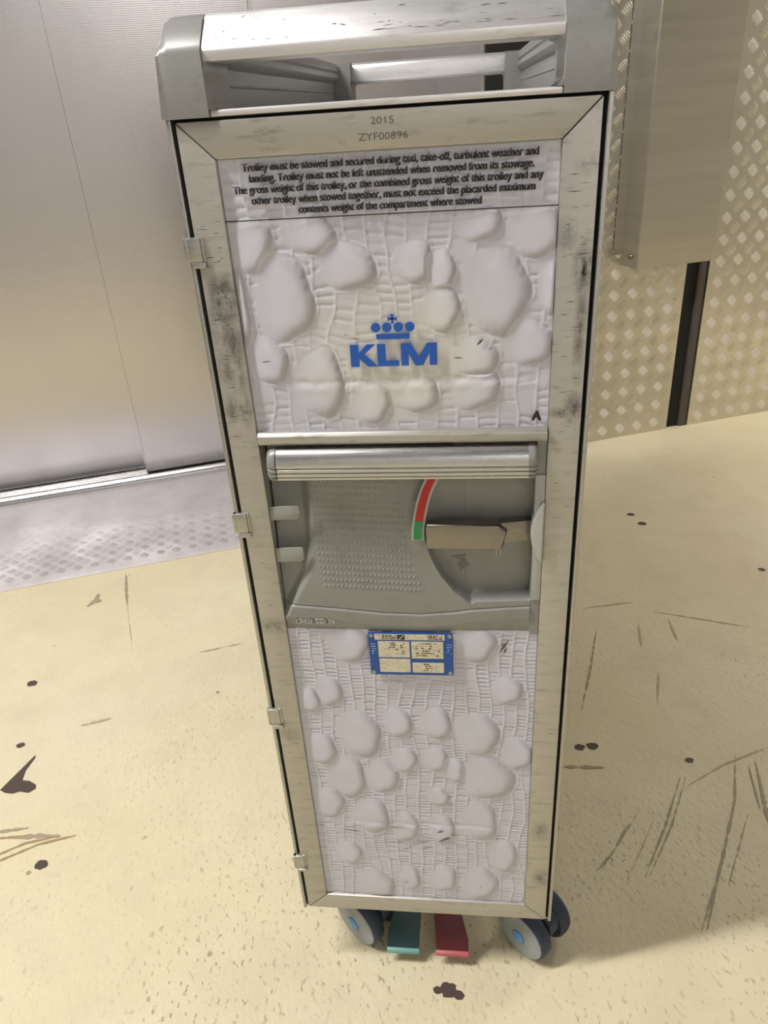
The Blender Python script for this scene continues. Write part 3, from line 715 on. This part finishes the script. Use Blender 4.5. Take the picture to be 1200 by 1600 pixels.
def scrape(mb, x0, z0, x1, z1, th, y=0.0007):
    d = Vector((x1 - x0, z1 - z0)); n_ = Vector((-d.y, d.x)).normalized() * th; N = max(3, int(d.length / 0.0012)); up = []; dn = []
    for i in range(N + 1):
        p_ = Vector((x0, z0)) + d * (i / N); k_ = math.sin(math.pi * (i + 0.3) / (N + 0.6)) * rnd.uniform(0.5, 1.2)
        up.append((p_.x + n_.x * k_, y, p_.y + n_.y * k_)); dn.append((p_.x - n_.x * k_, y, p_.y - n_.y * k_))
    for i in range(N): mb.add([dn[i], dn[i + 1], up[i + 1], up[i]], [(0, 1, 2, 3)])
mb = MB()
for a in ((0.0448, 0.7025, 0.0520, 0.7020, 0.0005), (0.0720, 0.7075, 0.0745, 0.7105, 0.0005), (0.063, 0.7120, 0.0675, 0.7165, 0.0010), (-0.1075, 0.7030, -0.0985, 0.7040, 0.0004), (-0.0330, 0.7200, -0.0265, 0.7195, 0.0004), (-0.0395, 0.7225, -0.036, 0.7235, 0.0004)):
    mb = MB(); scrape(mb, a[0], Z(a[1]), a[2], Z(a[3]), a[4]); mb.build('scuff_mark', M_scratch, UPN, smooth=None)
mb = MB(); scrape(mb, -0.0985, Z(0.7155), -0.0700, Z(0.7175), 0.0004); mb.build('scratch_line', M_scratchw, UPN, smooth=None)
mb = MB()
for a in ((0.0840, 0.4110, 0.0930, 0.4270, 0.0014), (0.0880, 0.4090, 0.0910, 0.4180, 0.0010), (-0.038, 0.1555, -0.018, 0.1560, 0.0007), (-0.0880, 0.1490, -0.0660, 0.1460, 0.0008), (-0.043, 0.128, -0.010, 0.1335, 0.0004), (-0.010, 0.1320, 0.016, 0.137, 0.0005), (0.020, 0.1345, 0.034, 0.1430, 0.0014),
          (-0.012, 0.1270, 0.006, 0.1330, 0.0006), (-0.0010, 0.1190, 0.012, 0.1260, 0.0006), (-0.022, 0.1175, -0.011, 0.1235, 0.0006), (0.018, 0.1500, 0.026, 0.1530, 0.0010), (0.066, 0.0530, 0.069, 0.0600, 0.0005), (-0.024, 0.0570, -0.016, 0.0610, 0.0006), (0.034, 0.146, 0.040, 0.149, 0.0005)):
    mb = MB(); scrape(mb, a[0], Z(a[1]), a[2], Z(a[3]), a[4]); mb.build('scuff_mark', M_scratch, LPN, smooth=None)

# cross bar under the upper panel
mb = MB()
mb.prism([(0.004, Z(0.6312)), (-0.0018, Z(0.6318)), (-0.0034, Z(0.6340)), (-0.0034, Z(0.6395)), (-0.0010, Z(0.6425)), (0.004, Z(0.6428))], 0, -0.1188, 0.1188)
mb.build('cross_bar', M_frame, TR, 0.0005, 2)
# grab bar
gb = MB(); GP = []
for i in range(13):
    a = R(95) + i * R(120) / 12
    GP.append((-0.0005 + 0.0105 * math.cos(a), 0.6205 + 0.0105 * math.sin(a) - 0.002))
GP = [(0.004, 0.6285), (0.002, 0.6290), (-0.003, 0.6280), (-0.0068, 0.6250), (-0.0095, 0.6205), (-0.0105, 0.6155),
      (-0.0100, 0.6135), (-0.0090, 0.6130), (-0.0104, 0.6122), (-0.0104, 0.6098), (-0.0088, 0.6090), (-0.0104, 0.6082), (-0.0104, 0.6060), (-0.0088, 0.6052), (-0.0100, 0.6045), (-0.0092, 0.6025), (-0.006, 0.6015), (0.001, 0.6025), (0.004, 0.606)]
gb.prism([(y, Z(z)) for y, z in GP], 0, -0.1045, 0.1045)
GB = gb.build('grab_bar', M_bar, TR, 0.0, 2, 50)
for sx in (-1, 1):
    mb = MB(); vs = []; n = len(GP)
    st = [(0.1047, 1.0), (0.1085, 1.0), (0.1108, 0.93), (0.1122, 0.80)]
    for x, k_ in st:
        for y, z in GP: vs.append((sx * x - 0.0005, 0.002 + (y - 0.0026) * k_, Z(0.615 + (z - 0.615) * k_)))
    fs = [tuple(range(n)), tuple(range(n * 3, n * 4))]
    for a in range(3):
        for i in range(n): fs.append((a * n + i, a * n + (i + 1) % n, (a + 1) * n + (i + 1) % n, (a + 1) * n + i))
    mb.add(vs, fs); e = mb.build('end_cap', M_bracket, GB, 0.0, 2, 50)

# latch housing: moulded recess as a relief
hx0, hx1, hz0, hz1 = -0.1193, 0.1193, 0.4330, 0.6315
step = 0.00045
xs = np.linspace(hx0, hx1, int((hx1 - hx0) / step) + 1); zs = np.linspace(hz0, hz1, int((hz1 - hz0) / step) + 1)
X, Zz = np.meshgrid(xs, zs)
lip = np.interp(xs, [-0.12, -0.1054, -0.0719, -0.0236, 0.0124, 0.045, 0.057, 0.12], [0.4645, 0.4637, 0.4611, 0.4558, 0.4548, 0.4580, 0.4605, 0.466])[None, :]
# rolled bottom lip, then a scoop running up and back
dl = Zz - lip
D = 0.0035 * smooth01(-dl, 0.012, 0.026) + 0.0
ramp = 0.0012 + 0.0125 * smooth01(dl, -0.004, 0.16) ** 0.9
D = np.where(dl > 0, np.maximum(D, ramp), D)
D = D + 0.0010 * np.exp(-(dl / 0.0009) ** 2)
# left pocket
bl = np.interp(zs, [0.43, 0.450, 0.497, 0.530, 0.63], [-0.122, -0.1185, -0.0920, -0.0845, -0.0845])[:, None]
D = D + 0.008 * (1 - smooth01(X - bl, -0.010, 0.003)) * smooth01(Zz, 0.448, 0.456)
# right pocket behind the lever, bounded by the arc
arc = np.interp(zs, [0.4640, 0.4678, 0.4800, 0.4961, 0.5100, 0.5235, 0.5402, 0.5560, 0.5723, 0.5987, 0.64], [0.0640, 0.0570, 0.0430, 0.0312, 0.0242, 0.0193, 0.0170, 0.0176, 0.0208, 0.0335, 0.058])[:, None]
zb_ = np.interp(xs, [0.05, 0.0575, 0.0605, 0.12], [0.4660, 0.4670, 0.4705, 0.4730])[None, :]
inp = smooth01(X - arc, 0.0, 0.0014) * (1 - smooth01(X, 0.1105, 0.1120)) * smooth01(Zz - zb_, -0.001, 0.0025)
deep = 0.0165 + 0.0 * X
# raised rim along the arc where the indicator sits
dist = arc - X
rimw = smooth01(Zz, 0.490, 0.545)
rim = np.exp(-(np.clip(dist - 0.006, 0, 1) / 0.006) ** 2) * (dist > -0.002) * rimw * (1 - smooth01(dist, 0.012, 0.020))
D = D * (1 - rim) + rim * np.minimum(D, 0.0040)
edge = np.exp(-(dist / 0.0045) ** 2) * (1 - rimw) * (dl > 0.002)
D = D * (1 - 0.25 * edge)
D = D * (1 - inp) + deep * inp
# right border and its pivot swelling, flush with the frame
right = smooth01(X, 0.1108, 0.1116)
D = D * (1 - right) + right * 0.0018
# dimples
px_, pz_ = 0.00395, 0.00655
gi = (X + 0.0808) / px_ + 0.28 * (Zz - 0.56) / pz_ * 0.0; gj = (Zz - 0.4840 + 0.055 * (X + 0.03) * 1.0) / pz_
xl = np.interp(zs, [0.48, 0.53, 0.57, 0.60], [-0.079, -0.082, -0.0835, -0.083])[:, None]; xr = np.interp(zs, [0.48, 0.50, 0.53, 0.60], [0.0145, 0.0080, -0.0010, -0.0030])[:, None]
fx = (gi - np.round(gi)) * px_; fz = (gj - np.round(gj)) * pz_
q1 = (fx + fz) / math.sqrt(2); q2 = (fx - fz) / math.sqrt(2)
dm = np.exp(-(q1 / 0.00145) ** 2 - (q2 / 0.00075) ** 2) * (X > xl) * (X < xr) * (Zz > 0.4815) * (Zz < 0.598) * (1 - inp)
D = D - 0.0009 * dm * (1 - 0.5 * smooth01(Zz, 0.545, 0.575))
# a fine joint in the pocket's back
D = D + 0.0004 * np.exp(-((X - 0.0520) / 0.0004) ** 2) * inp
D = np.clip(D, -0.0005, 0.036)
HS = grid_mesh(xs, np.array([Z(z) for z in zs]), D + 0.0004, 'latch_housing', M_plastic, TR, None, 0.044)
# boss over the lever's pivot
mb = MB(); n = 20
pts = [(0.1194, Z(0.5770))] + [(0.1194 - 0.0105 * math.sin(math.pi * i / n) ** 0.7 if 0 < i < n else 0.1194, Z(0.5765 - 0.062 * i / n)) for i in range(n + 1)]
mb.prism([(x, z) for x, z in pts[1:]], 1, -0.0045, 0.020); mb.build('pivot_boss', M_light, HS, 0.0016, 3)
mb = MB(); mb.box(0.1113, 0.1118, 0.0004, 0.016, Z(0.4735), Z(0.600)); mb.box(0.1118, 0.1193, 0.0004, 0.003, Z(0.4735), Z(0.600)); mb.build('side_strip', M_light, HS, 0.0002, 2)
text_mesh('DRIESSEN', -0.1085, -0.0715, Z(0.4440), Z(0.4495), -0.0003, 'embossed_lettering', M_light, HS, bold=0.0, thick=0.00010, extrude=0.0012)
# red and green indicator strip let into the rim
cl = [(0.5978, 0.0256), (0.5850, 0.0199), (0.5724, 0.0162), (0.5600, 0.0135), (0.5552, 0.0128), (0.5467, 0.0114), (0.5355, 0.0108)]
def strip(z_list, name, m, hw=0.0035, y=0.0062, dy=0.0020, mats=None):
    mb = MB()
    zc = np.array(z_list); xc = np.interp(zc, [c_[0] for c_ in cl][::-1], [c_[1] for c_ in cl][::-1])
    for i in range(len(zc) - 1):
        a = [(xc[i] - hw, zc[i]), (xc[i] + hw, zc[i]), (xc[i + 1] + hw, zc[i + 1]), (xc[i + 1] - hw, zc[i + 1])]
        mb.add([(x, y, Z(z)) for x, z in a] + [(x, y + dy, Z(z)) for x, z in a], [(0, 1, 2, 3), (4, 5, 6, 7), (0, 1, 5, 4), (1, 2, 6, 5), (2, 3, 7, 6), (3, 0, 4, 7)])
    return mb.build(name, m, HS, smooth=None)
strip(list(np.linspace(0.6000, 0.5350, 20)), 'indicator_surround', M_light, 0.0056, 0.0034, 0.0030)
o = strip(list(np.linspace(0.5985, 0.5552, 14)), 'indicator_strip', M_red, 0.0035, 0.0028, 0.0010); o['label'] = 'red half of the indicator'
o = strip(list(np.linspace(0.5550, 0.5362, 8)), 'indicator_strip', M_green, 0.0035, 0.0028, 0.0010); o['label'] = 'green half of the indicator'
# steel lever
lv = MB()
A = [(0.0188, -0.003, 0.5300), (0.0832, -0.003, 0.5289), (0.0878, -0.003, 0.5462), (0.0810, -0.003, 0.5530), (0.0200, -0.003, 0.5545), (0.0184, -0.003, 0.5528)]
Bk = [(0.0205, 0.010, 0.5310), (0.0900, 0.010, 0.5320), (0.0925, 0.010, 0.5480), (0.0850, 0.007, 0.5545), (0.0400, 0.007, 0.5565), (0.0200, 0.006, 0.5550)]
lv.add([(x, y, Z(z)) for x, y, z in A + Bk], [tuple(range(6)), tuple(range(6, 12))] + [(i, (i + 1) % 6, 6 + (i + 1) % 6, 6 + i) for i in range(6)])
LV = lv.build('latch_lever', M_steel, HS, 0.0012, 3); 
mb = MB(); mb.add([(x, y, Z(z)) for x, y, z in [(0.0835, 0.001, 0.5330), (0.1110, 0.005, 0.5345), (0.1110, 0.005, 0.5545), (0.0835, 0.001, 0.5540), (0.0835, 0.010, 0.5330), (0.1110, 0.012, 0.5345), (0.1110, 0.012, 0.5550), (0.0835, 0.010, 0.5545)]],
                 [(0, 1, 2, 3), (4, 5, 6, 7), (0, 1, 5, 4), (1, 2, 6, 5), (2, 3, 7, 6), (3, 0, 4, 7)])
mb.build('lever_arm', M_steel, HS, 0.001, 2)
mb = MB(); mb.cyl((0.0800, 0.004, Z(0.5200)), (0, 0, 1), 0.0012, 0.010, 12); mb.cyl((0.0835, 0.004, Z(0.5200)), (0, 0, 1), 0.0012, 0.010, 12); mb.build('lever_pin', M_zinc, HS)
# torn sticker remains in the pocket
mb = MB(); mb.add([(x, 0.0165, Z(z - 0.0105)) for x, z in [(0.040, 0.521), (0.047, 0.5215), (0.0530, 0.5225), (0.0525, 0.5170), (0.0550, 0.5135), (0.0575, 0.5110), (0.0540, 0.5095), (0.0500, 0.5065), (0.0470, 0.5035), (0.0480, 0.5085), (0.0455, 0.5115), (0.0480, 0.5165), (0.0440, 0.5185)]],
                  [(0, 1, 12), (1, 2, 3, 12), (3, 4, 11, 12), (4, 5, 6, 11), (6, 7, 10, 11), (7, 8, 9, 10)])
mb.build('sticker_remains', mat('grey_paper_remains', (0.19, 0.19, 0.17), 0.7), HS, smooth=None)
# clear label clips at the left
for z0, z1, xe in ((0.557, 0.5715, -0.0925), (0.5125, 0.5285, -0.0935)):
    mb = MB(); mb.prism([(-0.1192, Z(z0)), (xe - 0.003, Z(z0 + 0.001)), (xe, Z(z0 + 0.004)), (xe, Z(z1 - 0.001)), (xe - 0.002, Z(z1)), (-0.1192, Z(z1 - 0.001))], 1, 0.0018, 0.0034)
    mb.build('label_clip', M_clear, HS, 0.0004, 2)

# data plate
dp = MB()
dp.prism([(-0.0396, Z(0.3830)), (0.0396, Z(0.3830)), (0.0404, Z(0.3838)), (0.0404, Z(0.4332)), (0.0396, Z(0.4340)), (-0.0396, Z(0.4340)), (-0.0404, Z(0.4332)), (-0.0404, Z(0.3838))], 1, -0.0006, 0.0008)
DP = dp.build('data_plate', M_plateblue, TR, smooth=None); DP['label'] = 'small blue and cream rating plate with corner rivets'
cells = [(-0.0345, 0.0320, 0.4272, 0.4328), (-0.0315, -0.0015, 0.4135, 0.4258), (0.0005, 0.0310, 0.4130, 0.4258), (-0.0312, -0.0012, 0.4020 - 0.016, 0.4120), (0.0005, 0.0312, 0.3862, 0.4000 - 0.006 + 0.001)]
cells = [(-0.0345, 0.0325, 0.4278, 0.4330), (-0.0315, -0.0012, 0.4108, 0.4262), (0.0006, 0.0310, 0.4095, 0.4262), (-0.0312, -0.0012, 0.3868, 0.4090), (0.0008, 0.0312, 0.3858, 0.4050)]
cells = [(-0.0345, 0.0325, 0.4262, 0.4330), (-0.0315, -0.0012, 0.4048, 0.4245), (0.0006, 0.0310, 0.4038, 0.4245), (-0.0312, -0.0012, 0.3862, 0.4030), (0.0008, 0.0312, 0.3862, 0.3985)]
for x0, x1, z0, z1 in cells:
    mb = MB(); mb.box(x0, x1, -0.0008, -0.0005, Z(z0), Z(z1)); mb.build('plate_field', M_cream, DP, smooth=None)
mb = MB()
mb.prism([(-0.0125, Z(0.4268)), (-0.0055, Z(0.4268)), (-0.0055, Z(0.4325)), (-0.0125, Z(0.4325))], 1, -0.0010, -0.0007)
r3 = random.Random(9)
def worn_rows(mb, x0, x1, z0, z1, rows, dens):
    for r_ in range(rows):
        z = z0 + (r_ + 0.5) * (z1 - z0) / rows; x = x0 + r3.uniform(0, 0.002)
        while x < x1:
            w_ = r3.uniform(0.0008, 0.0028)
            if r3.random() < dens: mb.box(x, min(x1, x + w_), -0.0010, -0.0007, Z(z - 0.0005), Z(z + 0.0005))
            x += w_ + r3.uniform(0.0005, 0.0012)
worn_rows(mb, -0.028, -0.0135, 0.4266, 0.4325, 3, 0.9); worn_rows(mb, 0.016, 0.030, 0.4266, 0.4325, 3, 0.9)
worn_rows(mb, -0.022, -0.006, 0.4085, 0.4235, 6, 0.35); worn_rows(mb, 0.004, 0.028, 0.4060, 0.4235, 6, 0.45); worn_rows(mb, 0.010, 0.020, 0.3880, 0.3980, 4, 0.6)
mb.build('plate_lettering', M_ink, DP, smooth=None)
mb = MB()
mb.prism([(-0.0110, Z(0.4276)), (-0.0070, Z(0.4317)), (-0.0060, Z(0.4317)), (-0.0100, Z(0.4276))], 1, -0.0013, -0.0010)
mb.build('plate_symbol', M_cream, DP, smooth=None); mb = MB()
for sx in (-1, 1):
    mb = MB(); worn_rows(mb, 0.0335 if sx > 0 else -0.0390, 0.0390 if sx > 0 else -0.0335, 0.4080, 0.4225, 5, 0.85)
    mb.build('plate_lettering', M_paleblue, DP, smooth=None)
for sx in (-1, 1):
    for z in (0.4312, 0.3858):
        mb = MB(); mb.lathe((sx * 0.0374, -0.0006, Z(z)), (0, -1, 0), [(0.0022, 0), (0.0021, 0.0006), (0.0012, 0.0012), (0, 0.0014)], 16); mb.build('rivet', M_zinc, DP)

# hinges on the left edge
for z0, z1 in ((0.7785, 0.8005), (0.5425, 0.5665), (0.3080, 0.3340), (0.0755, 0.1020)):
    mb = MB()
    mb.box(-0.1522, -0.1400, -0.0026, 0.004, Z(z0 + 0.004), Z(z1 - 0.0005))
    mb.box(-0.1412, -0.1378, -0.0012, 0.004, Z(z0), Z(z1))
    mb.box(-0.1485, -0.1378, -0.0034, 0.004, Z(z0 - 0.0005), Z(z0 + 0.0038))
    mb.cyl((-0.1510, -0.0004, Z(z0 + 0.004)), (0, 0, 1), 0.0026, z1 - z0 - 0.0045, 14)
    mb.build('hinge', M_shell, TR, 0.0006, 2)

# casters with twin wheels
def caster(cx, cy, ang):
    """cx, cy: middle of the axle; ang: direction of the axle on the floor"""
    d = Vector((math.cos(ang), math.sin(ang), 0)); fwd = Vector((-d.y, d.x, 0)); c0 = Vector((cx, cy, 0.0375))
    cs = thing_child('caster', c0)
    loc = lambda v: v - c0
    mb = MB()
    mb.lathe(loc(Vector((cx, cy, 0.058)) + fwd * 0.022), (0, 0, 1), [(0, 0), (0.021, 0.0), (0.026, 0.012), (0.026, 0.03), (0.018, 0.034), (0.018, 0.0498), (0, 0.0498)], 28)
    for k_ in (-1, 1): pass
    vs = []
    prof = [(-0.020, 0.030), (0.010, 0.030), (0.040, 0.060), (0.044, 0.084), (-0.002, 0.086), (-0.030, 0.062), (-0.032, 0.045)]
    for s_ in (-1, 1):
        for a, z in prof: vs.append(loc(Vector((cx, cy, z)) + fwd * a + d * (0.0085 * s_)))
    n = len(prof); mb.add(vs, [tuple(range(n)), tuple(range(n, 2 * n))] + [(i, (i + 1) % n, n + (i + 1) % n, n + i) for i in range(n)])
    mb.build('swivel_housing', M_tyre, cs, 0.0015, 2)
    for s_ in (-1, 1):
        wc = Vector((0, 0, 0)) + d * (0.0105 * s_)
        mb = MB(); mb.lathe(wc, d * s_, [(0, 0), (0.034, 0.0), (0.0368, 0.003), (0.0375, 0.008), (0.0375, 0.013), (0.0365, 0.0175), (0.034, 0.0195), (0, 0.0195)], 48)
        wh = mb.build('wheel', M_tyre, cs, smooth=40)
        mb = MB(); mb.lathe(wc + d * (0.0193 * s_), d * s_, [(0, 0), (0.0338, 0.0), (0.0332, 0.0016), (0.026, 0.0030), (0.0105, 0.0036), (0.010, 0.0028), (0, 0.0028)], 48); mb.build('wheel_cover', M_disc, wh, smooth=40)
        mb = MB(); mb.lathe(wc + d * (0.0219 * s_), d * s_, [(0.0088, 0), (0.0088, 0.0016), (0.007, 0.0024), (0, 0.0026)], 24); mb.build('hub_cap', M_hub, wh, smooth=40)
def thing_child(name, loc):
    o = bpy.data.objects.new(name, None); COL.objects.link(o); o.location = loc; o.parent = TR; o.empty_display_size = 0.03
    return o
caster(0.138, 0.047, R(48)); caster(-0.077, 0.053, R(52)); caster(-0.105, 0.735, R(60)); caster(0.105, 0.735, R(60))

# brake pedals
def pedal(x_top, x_tip, wt, wb, m, m_edge, label):
    sec = [(0.075, 0.107, x_top, wt), (0.050, 0.094, x_top, wt), (0.030, 0.066, (x_top + x_tip) / 2, (wt + wb) / 2), (0.014, 0.036, x_tip, wb), (0.004, 0.026, x_tip, wb)]
    mb = MB(); vs = []
    for i, (y, z, x, hw) in enumerate(sec):
        vs += [(x - hw, y, z), (x + hw, y, z), (x + hw, y + 0.004, z - 0.0045), (x - hw, y + 0.004, z - 0.0045)]
    fs = [(0, 1, 2, 3), tuple(range(16, 20))]
    for a in range(4):
        for i in range(4): fs.append((4 * a + i, 4 * a + (i + 1) % 4, 4 * a + 4 + (i + 1) % 4, 4 * a + 4 + i))
    mb.add(vs, fs); o = mb.build('brake_pedal', m, TR, 0.001, 2); o['label'] = label
    mb = MB(); mb.prism([(0.0060, 0.0275), (0.0015, 0.0262), (0.0005, 0.0215), (0.0045, 0.0185), (0.0085, 0.0215)], 0, x_tip - wb - 0.0005, x_tip + wb + 0.0005)
    mb.build('pedal_edge', m_edge, o, 0.001, 2)
pedal(-0.020, -0.031, 0.015, 0.0205, M_teal, M_tealedge, 'dark green pedal'); pedal(0.020, 0.032, 0.015, 0.0205, M_pedred, M_redge, 'dark red pedal')
